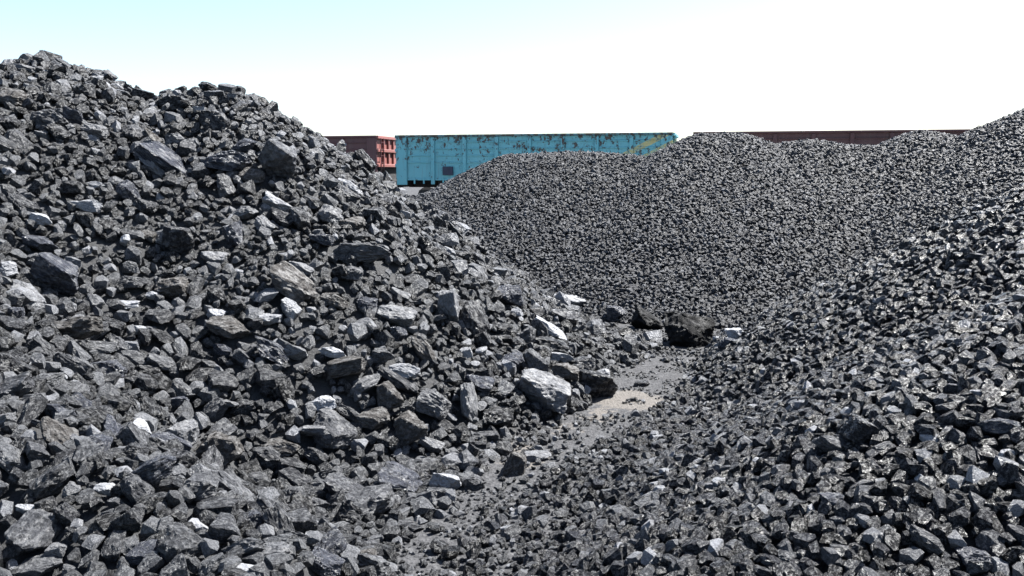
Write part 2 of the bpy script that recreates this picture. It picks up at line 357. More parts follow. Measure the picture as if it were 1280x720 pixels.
# ------------------------------------------------------------------ named lumps: px, py, long, short, tilt (deg, down to the right), tone, shape no., label
LUMPS = []
LUMPS = [
 # crest and upper left heap
 (30,88,30,9,8,'p',0,'thin pale grey slab on the very top of the left heap against the sky'),
 (62,153,44,22,20,'m',1,'broad grey slab below the top of the left heap, near the left edge'),
 (92,152,24,19,25,'b',2,'bluish grey block touching the broad slab under the left heap crest'),
 (15,126,36,19,5,'n',3,'brownish lump at the left frame edge just below the crest'),
 (74,173,27,19,30,'d',4,'dark knobbly lump under the bluish block high on the left heap'),
 (104,120,17,19,80,'m',5,'upright grey block below the crest where the skyline first steps down'),
 (118,103,16,11,10,'w',6,'white stone at the skyline step, uppermost of the white trio'),
 (133,111,13,8,35,'w',7,'small white stone in the middle of the skyline trio'),
 (146,111,13,8,30,'w',8,'small white stone, rightmost of the skyline trio'),
 (136,97,20,10,35,'p',9,'pale tilted lump on the skyline above the white trio'),
 (119,168,27,17,25,'p',10,'pale dusty lump on the upper left heap left of the long bluish slab'),
 (165,172,24,19,35,'m',11,'grey lump just above the long bluish slab on the left heap'),
 (187,179,24,18,40,'n',12,'brownish pointed lump at the upper end of the long bluish slab'),
 (235,138,34,18,5,'d',13,'dark flat lump below the second crest of the left heap'),
 (270,158,40,25,15,'d',14,'dark boulder casting a black shadow under the second crest'),
 (253,144,9,18,95,'w',15,'narrow white pointed stone beside the dark boulder below the second crest'),
 (224,178,26,13,25,'p',16,'pale lump between the long bluish slab and the second crest'),
 (290,126,15,10,5,'p',17,'small pale block right under the second crest of the left heap'),
 (262,109,26,12,10,'d',18,'dark lump forming the top of the second crest'),
 (208,112,14,9,0,'m',19,'round grey lump alone on the saddle of the skyline'),
 (228,113,14,9,0,'d',20,'round dark lump on the saddle just left of the second crest'),
 (213,211,76,20,36,'b',21,'longest slab on the left heap, bluish grey and lying down the slope'),
 (190,213,44,15,38,'p',0,'pale slab lying parallel under the longest bluish slab'),
 (287,207,54,26,10,'b',1,'wide lump with a dark blue left face on the upper slope'),
 (347,213,46,42,40,'m',2,'large grey boulder with a black underside below the skyline flank'),
 (315,223,30,17,5,'n',3,'brownish flat lump left of the large grey boulder on the upper slope'),
 (281,238,28,20,55,'m',4,'tilted grey block below the blue faced lump'),
 (343,259,38,17,32,'w',5,'white topped slab lying below the large grey boulder'),
 (350,277,34,20,35,'d',6,'dark underside block directly below the white topped slab'),
 (374,282,28,27,20,'m',7,'squarish mid grey block right of the white topped slab'),
 (437,236,34,11,32,'w',8,'bright slab on the flank near the skyline below the maroon wagon'),
 (431,247,34,16,30,'d',9,'dark block under the bright slab near the skyline flank'),
 (452,206,30,20,62,'d',10,'rounded dark boulder standing on the skyline in front of the maroon wagon'),
 (425,200,22,12,35,'m',11,'grey lump on the skyline just left of the rounded dark boulder'),
 (479,253,22,15,0,'m',12,'grey lump near the skyline just below the turquoise wagon corner'),
 (500,266,24,14,42,'d',13,'dark lump on the flank below the left end of the turquoise wagon'),
 (534,273,26,22,30,'m',14,'grey block on the skyline against the fine coal, below the wagon gap'),
 (505,272,14,11,20,'w',15,'white stone on the flank beside the skyline block against fine coal'),
 (528,308,26,18,35,'d',16,'dark lump on the skyline flank below the grey skyline block'),
 (562,292,34,13,48,'d',17,'long dark lump lying down the skyline flank against the fine coal'),
 (412,275,30,23,15,'p',18,'pale mottled lump in the middle of the upper flank'),
 (440,283,30,18,15,'n',19,'dusty brownish lump beside the pale mottled one on the upper flank'),
 (403,303,32,15,15,'b',20,'bluish dark lump above the long grey slab in mid flank'),
 (455,323,64,24,6,'m',21,'long grey layered slab in the middle of the flank'),
 (376,340,34,15,15,'p',0,'pale flat lump just above the brown ridged boulder'),
 (440,348,20,26,80,'m',1,'upright pale grey block under the long layered slab'),
 (423,347,18,22,70,'d',2,'dark upright lump left of the pale block under the layered slab'),
 (365,362,62,34,34,'n',3,'brown ridged boulder with a black hollow on its left, mid heap'),
 (362,391,26,21,35,'w',4,'white rock just below the brown ridged boulder'),
 (336,403,28,14,5,'w',5,'flat white rock left of the white one below the brown boulder'),
 (270,398,22,18,20,'w',6,'rounded white rock above the black hollow in mid left heap'),
 (287,417,52,26,5,'n',7,'broad brown lump below the rounded white rock'),
 (418,380,34,18,25,'n',8,'brownish layered lump right of the white rock in mid heap'),
 (458,383,26,16,5,'b',9,'bluish lump right of centre in mid heap, left of the pale boulder'),
 (408,362,12,11,0,'m',10,'small round grey lump between brown boulder and layered slab'),
 (493,400,46,24,16,'p',11,'pale boulder in the mid heap left of the two upright boulders'),
 (498,372,26,14,25,'p',12,'pale lump directly above the pale mid heap boulder'),
 (497,423,20,20,0,'b',13,'bluish round lump under the pale mid heap boulder'),
 (340,443,50,21,33,'b',14,'bluish slab lying down the slope in lower mid heap'),
 (371,444,28,17,25,'p',15,'pale lump right of the lower bluish slab'),
 (415,443,36,13,12,'w',16,'pale flat rock above the brown layered slab'),
 (430,465,54,25,-12,'n',17,'brown layered slab tilted up to the right, lower mid heap'),
 (452,485,46,20,-35,'p',18,'pale dusty wedge beneath the brown layered slab'),
 (500,478,58,15,38,'m',19,'long curved grey slab running down beside the pale dusty wedge'),
 (485,500,34,32,70,'n',20,'brownish dark block under the curved grey slab'),
 (478,449,28,17,10,'m',21,'grey lump above the curved grey slab'),
 (526,443,42,22,48,'n',0,'brown grey boulder tilted steeply left of the gully side rubble'),
 (504,466,40,18,18,'w',1,'pale topped rock below the steep brown grey boulder'),
 (557,393,50,26,82,'p',2,'tall pale boulder standing upright, left of the upright pair'),
 (588,408,50,32,65,'d',3,'tall dark boulder standing upright, right of the upright pair'),
 (632,376,32,26,-10,'b',4,'bluish boulder right of the upright pair on the skyline flank'),
 (574,324,24,14,10,'m',5,'grey lump on the skyline flank above the upright pair'),
 (602,338,26,13,35,'d',6,'dark lump on the skyline flank above the bluish boulder'),
 (560,318,18,11,20,'w',7,'bright stone near the skyline flank above the tall pale boulder'),
 (644,394,17,13,20,'w',8,'small white rock in front of the bluish boulder'),
 (624,413,32,13,5,'d',9,'flat dark slab below the small white rock'),
 (625,426,30,10,5,'d',10,'lower flat dark slab right under the first one'),
 (706,381,58,19,6,'w',11,'large whitish slab on the end of the flank against the fine coal'),
 (700,403,36,22,10,'m',12,'grey rounded boulder directly under the large whitish slab'),
 (683,418,48,18,28,'w',13,'white topped long rock below the grey rounded boulder'),
 (684,433,50,14,12,'d',14,'dark ledge block under the white topped long rock'),
 (656,425,26,21,-30,'m',15,'grey block at the left end of the white topped long rock'),
 (645,433,26,14,10,'d',16,'dark round lump left of the grey block above the gully'),
 (580,445,15,16,70,'w',17,'white rock below the tall dark boulder'),
 (599,443,11,15,80,'w',18,'small upright white rock right of the one below the dark boulder'),
 (638,455,30,20,10,'b',19,'bluish dark lump above the big pale boulder by the gully'),
 (666,458,34,26,60,'m',20,'wedge shaped grey boulder pointing up, above the big pale boulder'),
 (700,451,30,13,10,'w',21,'flat white rock between the wedge and the gully'),
 (703,469,36,20,5,'n',0,'brown grey boulder beneath the flat white rock'),
 (725,460,26,22,30,'m',1,'rounded grey boulder above the near black one beside the gully'),
 (738,487,52,32,15,'d',2,'near black boulder at the edge of the sand patch'),
 (752,470,17,12,-20,'w',3,'small bright white block near the sand patch'),
 (674,498,64,44,15,'p',4,'biggest pale grey boulder at the foot of the left heap beside the gully'),
 (632,513,22,26,80,'d',5,'dark lump in the shadow left of the biggest pale boulder'),
 (595,484,36,22,25,'b',6,'dark glossy boulder above the tall pale shard'),
 (583,513,56,23,72,'p',7,'tall pale shard of rock pointing down the slope'),
 (541,512,46,34,30,'m',8,'grey boulder left of the tall pale shard'),
 (609,507,20,15,10,'m',9,'small grey block right of the tall pale shard'),
 (606,550,36,16,5,'m',10,'flat grey block at the foot of the pale shard'),
 (620,526,38,22,5,'d',11,'rounded dark boulder right of the pale shard'),
 (629,546,18,15,60,'p',12,'small pale cube beside the flat grey block by the gully'),
 (672,574,34,12,-5,'p',13,'pale flat stone lying on the gully floor'),
 (643,590,30,32,50,'n',14,'brownish lump on the gully floor below the sand'),
 (558,611,38,27,18,'w',15,'bright white chunk lying alone in the lower middle'),
 (592,609,30,20,10,'m',16,'grey flat lump right of the bright white chunk'),
 (600,563,18,14,0,'d',17,'small dark lump left of the gully sand'),
 # lower middle
 (417,547,54,38,12,'m',18,'large rough grey boulder left of the brown upright block, lower heap'),
 (466,526,40,25,15,'n',19,'brownish rounded boulder above the brown upright block'),
 (511,541,36,42,60,'n',20,'brown upright block at the foot of the left heap'),
 (508,518,20,19,0,'d',21,'dark round lump on top of the brown upright block'),
 (435,520,34,16,25,'d',0,'dark slab upper left of the brownish rounded boulder'),
 (407,508,22,24,60,'w',1,'white block in the lower heap above the large rough boulder'),
 (390,545,14,40,88,'p',2,'narrow pale upright stone at the left of the large rough boulder'),
 (500,612,56,34,20,'b',3,'bluish rough boulder left of the bright white chunk'),
 (430,622,52,30,22,'m',4,'rough grey boulder in the bottom middle above the angular one'),
 (462,646,58,36,-12,'m',5,'angular grey boulder with a black hollow, bottom middle'),
 (480,635,22,36,70,'p',6,'pale leaning wedge on the angular bottom boulder'),
 (513,663,34,13,3,'d',7,'flat dark slab right of the angular bottom boulder'),
 (430,672,30,19,10,'m',8,'grey lump below the angular bottom boulder'),
 (402,708,44,24,20,'b',9,'bluish pale lump at the bottom edge left of centre'),
 (455,700,24,18,10,'n',10,'brown lump at the bottom edge near the centre'),
 (548,690,22,17,40,'d',11,'dark lump at the bottom middle on the rubble'),
 (537,560,32,18,20,'p',12,'pale lump right of the brown upright block'),
 # lower left
 (226,551,36,34,-35,'p',13,'pale whitish boulder in the lower left above the glossy one'),
 (265,573,56,42,-25,'n',14,'large brown grey boulder right of the pale whitish one'),
 (193,600,58,38,-25,'b',15,'glossy boulder with a dark blue flat face in the lower left'),
 (243,618,52,33,-12,'m',16,'grey speckled boulder below the glossy blue faced one'),
 (268,644,58,25,-5,'d',17,'rough dark boulder under the grey speckled one'),
 (228,692,52,38,10,'m',18,'grey boulder at the bottom edge in the lower left'),
 (182,694,38,22,5,'b',19,'bluish lump left of the bottom edge grey boulder'),
 (247,664,28,20,20,'w',20,'white lump between the dark rough boulder and the bottom one'),
 (282,672,38,28,20,'m',21,'rounded grey boulder right of the white lump at the bottom'),
 (331,647,42,28,40,'m',0,'pointed grey boulder in the lower left, left of the square block'),
 (316,655,26,24,30,'b',1,'dark blue faced lump attached to the pointed grey boulder'),
 (373,665,40,31,3,'m',2,'smooth square grey block in the bottom left quarter'),
 (342,694,38,19,-8,'p',3,'pale layered lump below the smooth square block'),
 (306,716,22,14,0,'w',4,'pale oval stone cut by the bottom edge'),
 (66,611,44,30,-28,'m',5,'grey block tilted up to the right near the left edge, low'),
 (66,548,44,30,50,'n',6,'knobbly brown grey boulder near the left edge above the tilted block'),
 (173,543,24,20,15,'w',7,'white block in the lower left beside a dark rounded lump'),
 (166,573,28,26,10,'d',8,'dark rounded boulder below the white block in the lower left'),
 (91,620,20,20,20,'p',9,'pale cube touching the tilted grey block'),
 (86,648,28,24,60,'d',10,'dark grey upright lump below the tilted grey block'),
 (130,615,20,15,10,'w',11,'bright small block in the lower left centre'),
 (35,640,22,15,5,'w',12,'white rock by the left edge near the bottom'),
 (6,533,18,24,80,'p',13,'pale rounded rock cut by the left edge'),
 (283,509,8,32,96,'p',14,'thin pale stick like stone standing upright in the left heap'),
 (222,508,24,19,0,'b',15,'dark bluish lump above the pale whitish boulder'),
 (335,574,44,25,20,'m',16,'pointed grey lump in the lower heap right of the brown boulder'),
 (364,590,40,22,12,'d',17,'dark topped boulder right of the pointed grey lump'),
 (324,618,20,12,-15,'w',18,'bright white brick shaped stone in the lower left heap'),
 (50,709,60,18,-4,'m',19,'wide flat grey slab along the bottom edge at the left'),
 (75,688,24,16,5,'p',20,'pale lump above the wide flat slab at the bottom left'),
 (165,660,30,30,60,'d',21,'dark upright lump above the bottom edge in the left corner'),
 (395,575,30,20,20,'m',0,'grey lump below the large rough grey boulder'),
 (352,560,46,18,10,'n',1,'brown flat lump left of the large rough grey boulder'),
 # left edge, mid height
 (72,355,58,38,38,'b',2,'largest boulder at the left, ridged top with a dark blue face'),
 (35,377,46,18,38,'p',3,'pale slab lying against the largest left boulder'),
 (5,345,18,24,60,'w',4,'white lump cut by the left edge beside the largest left boulder'),
 (80,422,66,30,-9,'n',5,'big layered slab with a dark underside at the left edge'),
 (12,412,36,22,25,'m',6,'grey lump at the left edge beside the big layered slab'),
 (50,310,40,20,5,'b',7,'bluish flat lump above the largest left boulder'),
 (163,357,38,18,0,'m',8,'grey flat lump right of the largest left boulder'),
 (156,383,36,10,0,'w',9,'pale bar shaped stone below the grey flat lump'),
 (217,366,34,27,10,'n',10,'brown dark boulder left of the middle of the heap'),
 (190,372,14,12,0,'w',11,'small pale cube left of the brown dark boulder'),
 (140,415,26,23,20,'d',12,'dark squarish lump right of the big layered slab'),
 (174,415,17,11,0,'w',13,'small white stone right of the dark squarish lump'),
 (135,466,40,20,8,'b',14,'lump with a dark blue lower face in the left heap below mid height'),
 (75,475,15,13,20,'w',15,'small white block below the big layered slab'),
 (279,440,28,14,28,'b',16,'bluish oval lump under the broad brown lump'),
 (300,450,22,17,40,'m',17,'grey oval lump right of the bluish oval lump'),
 (160,246,30,23,35,'b',18,'dark blue rounded lump left of the longest slab'),
 (183,262,24,19,45,'m',19,'grey lump below the dark blue rounded one'),
 (111,262,36,17,12,'w',20,'whitish slab on the upper left slope'),
 (53,279,26,14,22,'w',21,'white lump above the bluish flat lump near the left edge'),
 (90,241,24,20,-20,'d',0,'dark purple lump left of the whitish slab'),
 (118,233,24,9,10,'w',1,'thin pale stone above the whitish slab'),
 (227,308,36,33,15,'d',2,'black mottled boulder in the upper middle of the left heap'),
 (205,300,24,19,-30,'p',3,'pale lump touching the black mottled boulder'),
 (185,298,18,13,10,'n',4,'small brown lump left of the pale one by the mottled boulder'),
 (290,299,32,22,78,'b',5,'upright bluish lump right of the black mottled boulder'),
 (267,326,32,17,15,'p',6,'pale pointed lump below the black mottled boulder'),
 (155,304,13,14,70,'w',7,'small white stone left of the black mottled boulder'),
 (307,270,28,16,-10,'p',8,'pale lump left of the white topped slab'),
 (330,285,26,16,38,'p',9,'pale tilted lump below left of the white topped slab'),
 (299,343,11,9,30,'w',10,'tiny bright white stone left of the brown ridged boulder'),
 (10,160,24,20,20,'d',11,'dark lump at the left edge high on the heap'),
 (52,173,14,12,0,'p',12,'small pale lump above the dark knobbly lump, high on the left'),
 # gully end
 (771,396,25,18,0,'b',13,'dark blue block at the end of the left heap against the fine coal'),
 (805,410,42,24,36,'k',5,'black slab leaning between the blue block and the black boulder'),
 (860,430,62,46,5,'k',9,'big jet black boulder at the head of the gully'),
 (924,424,32,19,25,'w',16,'bright white rock at the tip of the right heap by the black boulder'),
 (915,434,26,14,10,'b',17,'bluish lump under the bright white rock at the gully head'),
 (900,427,8,13,100,'w',18,'small white sliver between the black boulder and the bright rock'),
 (802,482,20,9,5,'d',19,'dark flat stone on the sand at the gully centre'),
 (790,501,13,6,0,'n',20,'little brown stone lying in the middle of the sand patch'),
 # right heap
 (1081,549,38,32,30,'d',21,'dark rounded boulder standing out in the middle of the right heap'),
 (1248,540,48,23,-5,'b',0,'layered bluish boulder at the right edge of the right heap'),
 (1257,571,15,15,20,'w',1,'bright white stone below the layered boulder at the right edge'),
 (1151,604,16,14,40,'w',2,'white stone left of the right edge in the lower right heap'),
 (1014,642,15,13,60,'w',3,'white triangular stone in the lower right heap'),
 (948,582,10,17,80,'w',4,'small upright white stone in the middle of the right heap'),
 (1041,634,28,21,0,'b',5,'dark blue lump right of the white triangular stone'),
 (1045,564,46,26,20,'m',6,'rough grey boulder left of the dark rounded one on the right heap'),
 (1160,686,44,26,20,'m',7,'grey boulder in the bottom right corner area'),
 (1219,702,42,24,5,'b',8,'dark blue and pale boulder at the bottom right corner'),
 (985,702,24,17,5,'m',9,'grey flat lump at the bottom edge of the right heap'),
 (1106,564,26,14,-5,'m',10,'pale grey lump right of the dark rounded boulder on the right heap'),
 (1271,415,20,16,60,'p',11,'pale stone at the right edge of the upper right heap'),
 (1222,325,26,11,0,'b',12,'bluish flat lump high on the right heap'),
 (1000,498,36,11,-8,'d',13,'long dark flat lump on the left slope of the right heap'),
]


#PLACED#
placed = []                          # x, y, radius of everything already lying there
R = random.Random(7)
def rot_from(xa, za):
    z = za.normalized(); x = (xa-z*xa.dot(z)).normalized(); y = z.cross(x)
    return Matrix((x, y, z)).transposed()
def add_lump(px, py, lw, sh, ang, tone, shape, label, group=None):
    p = hit(px, py); n = Vector(normal_at(p.x, p.y).tolist())
    dep = p.y*CP-(p.z-EYE)*SP
    a = lw/2*dep/F; b = sh/2*dep/F; c = (a*.45+b*.75)
    th = math.radians(ang)
    right = Vector((1, 0, 0)); up = Vector((0, SP, CP))
    xa = right*math.cos(th)-up*math.sin(th)
    za = (right*math.sin(th)+up*math.cos(th))
    rot = rot_from(xa, za+Vector((0, R.uniform(-.25, .1), 0)))
    o = bpy.data.objects.new('coal_lump', big_mesh(shape, tone)); COL.objects.link(o)
    o.rotation_mode = 'QUATERNION'; o.rotation_quaternion = rot.to_quaternion()
    o.location = p+n*min(b, c)*.62; o.scale = (a*1.04, c*1.02, b*1.05)
    tag(o, label, 'coal lump', group or 'large coal lumps')
    if tone == 'w': o.name = 'pale_rock'; o['category'] = 'rock'; o['group'] = 'pale rocks among the coal'
    if a > b*1.25:
        for q in (-1, 1):
            e = p+xa*(q*(a-b)*.8); placed.append((e.x, e.y, b*1.25, p.z))
    placed.append((p.x, p.y, min(a, b)*1.35, p.z))
    return o
for l in LUMPS: add_lump(*l)

# ------------------------------------------------------------------ scattered coal
class Grid:
    def __init__(s, c): s.c = c; s.d = {}
    def add(s, x, y, r): s.d.setdefault((int(x//s.c), int(y//s.c)), []).append((x, y, r))
    def free(s, x, y, r, k):
        i, j = int(x//s.c), int(y//s.c)
        for a in (i-1, i, i+1):
            for b in (j-1, j, j+1):
                for (u, v, q) in s.d.get((a, b), ()):
                    if (x-u)**2+(y-v)**2 < ((r+q)*k)**2: return False
        return True
def in_view(x, y, z, m=160):
    dep = y*CP-(z-EYE)*SP
    if dep < 1.0: return False
    X = 640+F*x/dep; Y = 360-F*(y*SP+(z-EYE)*CP)/dep
    return -m < X < 1280+m and -m < Y < 720+m
rng = np.random.default_rng(11)
pts = {1: [], 2: [], 3: []}           # per heap: x, y, radius, big?
big_auto = []
grid = Grid(.32)
for (x, y, r, z) in placed: grid.add(x, y, min(r, .3))
HF = HALL.ravel()
def throw(owner, n, rlo, rhi, k, box, keep=None, pw=1.0, auto=False):
    xs_ = rng.uniform(box[0], box[1], n); ys_ = rng.uniform(box[2], box[3], n)
    rr = rlo+(rhi-rlo)*rng.random(n)**pw
    ow = np.rint(samp(OWN.astype(float), xs_, ys_)).astype(int)
    zz = samp(HALL, xs_, ys_)
    dep = ys_*CP-(zz-EYE)*SP
    PX = 640+F*xs_/np.maximum(dep, .5); PY = 360-F*(ys_*SP+(zz-EYE)*CP)/np.maximum(dep, .5)
    ok = (dep > .5) & (PX > -1100) & (PX < 2400) & (PY < 1500)
    if keep is not None: ok &= keep(xs_, ys_, ow, zz)
    else: ok &= ow == owner
    c = 0
    for i in np.nonzero(ok)[0]:
        x, y, r = xs_[i], ys_[i], rr[i]
        if grid.free(x, y, r, k):
            grid.add(x, y, r); pts[owner].append((x, y, r)); c += 1
    return c
LB = (-9, 2.6, 1.4, 10.5); RB = (-1.0, 12, 1.4, 10); BB = (-4, 14, 9.5, 17)
# the left heap: every size from head-sized lumps down to chips
onleft = lambda x, y, o, z: (o == 1) | ((o == 0) & (y < 8.8) & (x < gully_x(y)-gully_w(y)*.9))
throw(1, 120, .075, .11, .9, LB, onleft, 1.6)
throw(1, 700, .045, .085, .8, (-5, .6, 2.6, 5.4), onleft, 1.2)
clump = lambda x, y, o, z: onleft(x, y, o, z) & (vnoise(x, y, .9, 60) > -.22)
throw(1, 3200, .042, .07, .76, LB, clump, 1.4)
clump2 = lambda x, y, o, z: onleft(x, y, o, z) & (vnoise(x, y, 1.1, 61) > -.12)
throw(1, 12000, .030, .044, .68, LB, clump2, 1.2)
throw(1, 50000, .021, .034, .66, LB, onleft, 1.1)
throw(1, 45000, .011, .018, .8, LB, lambda x, y, o, z: onleft(x, y, o, z) & (vnoise(x, y, 1.2, 66) > .05))
# sparse rubble and chips on the gully floor
floor = lambda x, y, o, z: (o == 0) & (y < 10.5) & (vnoise(x, y, 3.4, 44) > -.12+.42*np.exp(-(((x-gully_x(y))/.36)**4+((y-6.6)/1.0)**4)))
throw(1, 420, .022, .045, 1.1, (-2, 4, 2.6, 10.5), floor, 1.8)
throw(1, 14000, .012, .024, .85, (-2, 4, 2.6, 10.5), floor, 1.6)
throw(1, 40000, .006, .012, .9, (-2, 4, 2.6, 10.5), lambda x, y, o, z: (o == 0) & (vnoise(x, y, 4.6, 45) > -.1+.25*np.exp(-((y-6.2)/1.2)**4)), 1.6)
# the right heap: screened lumps of one size
throw(2, 60, .045, .065, 1.2, RB, None, 1.5)
throw(2, 2000, .030, .038, .8, RB)
throw(2, 110000, .023, .033, .58, RB)
throw(2, 90000, .014, .02, .62, RB)
lowr = lambda x, y, o, z: (o == 0) & (y < 8.4) & (x > gully_x(y)+gully_w(y)*.9)
throw(2, 9000, .022, .036, .66, (-1.4, 3, 2.6, 8.4), lowr)
throw(2, 16000, .014, .026, .66, (-1.4, 3, 2.6, 8.4), lowr)
# the back heap: small washed coal, very even
grid = Grid(.09)
throw(3, 260000, .018, .027, .60, BB)
throw(3, 90000, .011, .016, .62, BB)
# the largest scattered lumps become objects of their own
sizes = []
for h in (1, 2):
    for i, (x, y, r) in enumerate(pts[h]):
        z = float(samp(HALL, x, y)); dep = y*CP-(z-EYE)*SP
        X = 640+F*x/dep; Y = 360-F*(y*SP+(z-EYE)*CP)/dep
        if -12 < X < 1292 and Y < 728: sizes.append((r/dep, h, i, X, Y))
sizes.sort(reverse=True)
NAUTO = max(0, 296-len(LUMPS)); pick = sizes[:NAUTO]; picked = {(h, i) for _, h, i, _, _ in pick}

def orient(n_arr, count, tilt):
    """columns of a rotation per lump: local z near the slope's normal, random spin"""
    z = n_arr+rng.normal(0, tilt, (count, 3)); z /= np.linalg.norm(z, axis=1, keepdims=True)
    q = rng.normal(0, 1, (count, 3)); x = q-z*np.sum(q*z, 1, keepdims=True); x /= np.linalg.norm(x, axis=1, keepdims=True)
    y = np.cross(z, x)
    return np.stack([x, y, z], -1)
def to_euler(Rm):
    cy = np.sqrt(Rm[:, 0, 0]**2+Rm[:, 1, 0]**2)
    return np.stack([np.arctan2(Rm[:, 2, 1], Rm[:, 2, 2]), np.arctan2(-Rm[:, 2, 0], cy), np.arctan2(Rm[:, 1, 0], Rm[:, 0, 0])], -1)

# individual auto lumps
def region_label(h, X, Y, px):
    size = 'fist-sized' if px < 17 else 'large'
    if h == 2:
        where = 'lower right corner of the dark right heap' if X > 960 and Y > 540 else 'upper part of the dark right heap' if Y < 420 else 'foot of the right heap by the gully' if X < 960 and Y > 420 and X < 860 else 'middle of the dark right heap'
        return f'{size} angular dark coal piece on the {where}'
    if Y < 200: where = 'crest of the left heap against the sky'
    elif Y < 330: where = 'upper left flank of the left heap' if X < 220 else 'upper slope of the left heap'
    elif Y < 480: where = 'left edge of the left heap at mid height' if X < 160 else 'middle of the left heap' if X < 430 else 'right flank of the left heap above the gully'
    elif Y < 600: where = 'lower left slope of the left heap' if X < 240 else 'lower slope of the left heap' if X < 520 else 'foot of the left heap by the gully'
    else: where = 'bottom left corner of the left heap' if X < 240 else 'bottom edge of the left heap' if X < 480 else 'rubble where the two near heaps meet'
    return f'{size} angular grey coal lump on the {where}'
for k, (s_, h, i, X, Y) in enumerate(pick):
    x, y, r = pts[h][i]; z = float(samp(HALL, x, y)); n = normal_at(np.array([x]), np.array([y]))
    Rm = orient(n, 1, .45)[0]
    tone = R.choice('mmmddmmb' if h == 1 else 'dddmdd')
    o = bpy.data.objects.new('coal_lump', big_mesh(k*7+3, tone)); COL.objects.link(o)
    o.rotation_mode = 'QUATERNION'; o.rotation_quaternion = Matrix(Rm.tolist()).to_quaternion()
    c = R.uniform(.5, .8)
    o.scale = (r*R.uniform(1.1, 1.45), r*R.uniform(.8, 1.0), r*c); o.location = (x+n[0, 0]*r*.3, y+n[0, 1]*r*.3, z+n[0, 2]*r*.3)
    lab = region_label(h, X, Y, s_*2*F)
    tag(o, lab, 'coal lump', lab.split(' on the ')[0]+'s on the '+lab.split(' on the ', 1)[1])

# ------------------------------------------------------------------ heaps as stuff: surface of fines + lumps instanced on points
def scatter_group(name, coll):
    g = bpy.data.node_groups.new(name, 'GeometryNodeTree')
    g.interface.new_socket('Geometry', in_out='INPUT', socket_type='NodeSocketGeometry'); g.interface.new_socket('Geometry', in_out='OUTPUT', socket_type='NodeSocketGeometry')
    n = g.nodes; L = g.links.new
    gi = n.new('NodeGroupInput'); go = n.new('NodeGroupOutput')
    iop = n.new('GeometryNodeInstanceOnPoints'); ci = n.new('GeometryNodeCollectionInfo'); ci.inputs['Collection'].default_value = coll
    ci.inputs['Separate Children'].default_value = True; ci.inputs['Reset Children'].default_value = True
    def na(nm, ty):
        a = n.new('GeometryNodeInputNamedAttribute'); a.data_type = ty; a.inputs['Name'].default_value = nm; return a.outputs['Attribute']
    L(gi.outputs[0], iop.inputs['Points']); L(ci.outputs[0], iop.inputs['Instance']); iop.inputs['Pick Instance'].default_value = True
    L(na('is_lump', 'BOOLEAN'), iop.inputs['Selection']); L(na('idx', 'INT'), iop.inputs['Instance Index'])
    L(na('rot', 'FLOAT_VECTOR'), iop.inputs['Rotation']); L(na('scl', 'FLOAT_VECTOR'), iop.inputs['Scale'])
    j = n.new('GeometryNodeJoinGeometry'); L(iop.outputs[0], j.inputs[0]); L(gi.outputs[0], j.inputs[0]); L(j.outputs[0], go.inputs[0])
    return g
def make_heap(name, h, Hz, core, m, label, tilt):
    coll = bpy.data.collections.new(name+'_pieces')
    for i in range(26):
        o = bpy.data.objects.new('small_coal_piece', small_proto(i+h*40, m)); coll.objects.link(o)
    own = OWN == h
    g = own.copy()
    for _ in range(6): g[1:] |= g[:-1]; g[:-1] |= g[1:]; g[:, 1:] |= g[:, :-1]; g[:, :-1] |= g[:, 1:]
    me = grid_mesh(name, GX, GY, Hz-.03, core, mask=g & (Hz > -.06))
    P = np.array([p for i, p in enumerate(pts[h]) if (h, i) not in picked])
    nb = len(me.vertices); k = len(P)
    zz = samp(HALL, P[:, 0], P[:, 1]); nn = normal_at(P[:, 0], P[:, 1])
    Rm = orient(nn, k, tilt); eu = to_euler(Rm)
    s = np.stack([rng.uniform(1.0, 1.4, k), rng.uniform(.8, 1.1, k), rng.uniform(.65, 1.0, k)], -1)*P[:, 2:3]
    pos = np.stack([P[:, 0], P[:, 1], zz], -1)+nn*(P[:, 2:3]*rng.uniform(.15, .95, (k, 1)))
    me.vertices.add(k)
    co = np.empty((nb+k)*3, np.float32); me.vertices.foreach_get('co', co); co = co.reshape(-1, 3); co[nb:] = pos; me.vertices.foreach_set('co', co.ravel())
    def attr(nm, ty, dat, fld):
        a = me.attributes.new(nm, ty, 'POINT'); a.data.foreach_set(fld, dat.ravel())
    il = np.zeros(nb+k, bool); il[nb:] = True; attr('is_lump', 'BOOLEAN', il, 'value')
    ix = np.zeros(nb+k, np.int32); ix[nb:] = rng.integers(0, 26, k); attr('idx', 'INT', ix, 'value')
    e = np.zeros((nb+k, 3), np.float32); e[nb:] = eu; attr('rot', 'FLOAT_VECTOR', e, 'vector')
    e = np.ones((nb+k, 3), np.float32); e[nb:] = s; attr('scl', 'FLOAT_VECTOR', e, 'vector')
    me.update()
    o = bpy.data.objects.new(name, me); COL.objects.link(o)
    md = o.modifiers.new('pieces', 'NODES'); md.node_group = scatter_group(name+'_pieces', coll)
    tag(o, label, 'coal heap', None, 'stuff')
    print(name, k)
make_heap('coarse_coal_heap', 1, hl, M['core_left'], M['left'], 'tall grey heap of coarse mixed coal filling the left half', .5)
make_heap('dark_coal_heap', 2, hr, M['core'], M['right'], 'dark heap of even fist-sized coal at the lower right', .5)
make_heap('fine_coal_heap', 3, hb, M['core'], M['back'], 'long heap of small washed coal in front of the wagons', .5)

# ------------------------------------------------------------------ railway
TH = math.radians(14); U = Vector((math.cos(TH), -math.sin(TH), 0)); V = Vector((math.sin(TH), math.cos(TH), 0))
# near side of the turquoise wagon: left end on pixel 497, right end on pixel 838
WL = 13.1; WW = 3.1
tl = (497-640)/F; tr = (838-640)/F
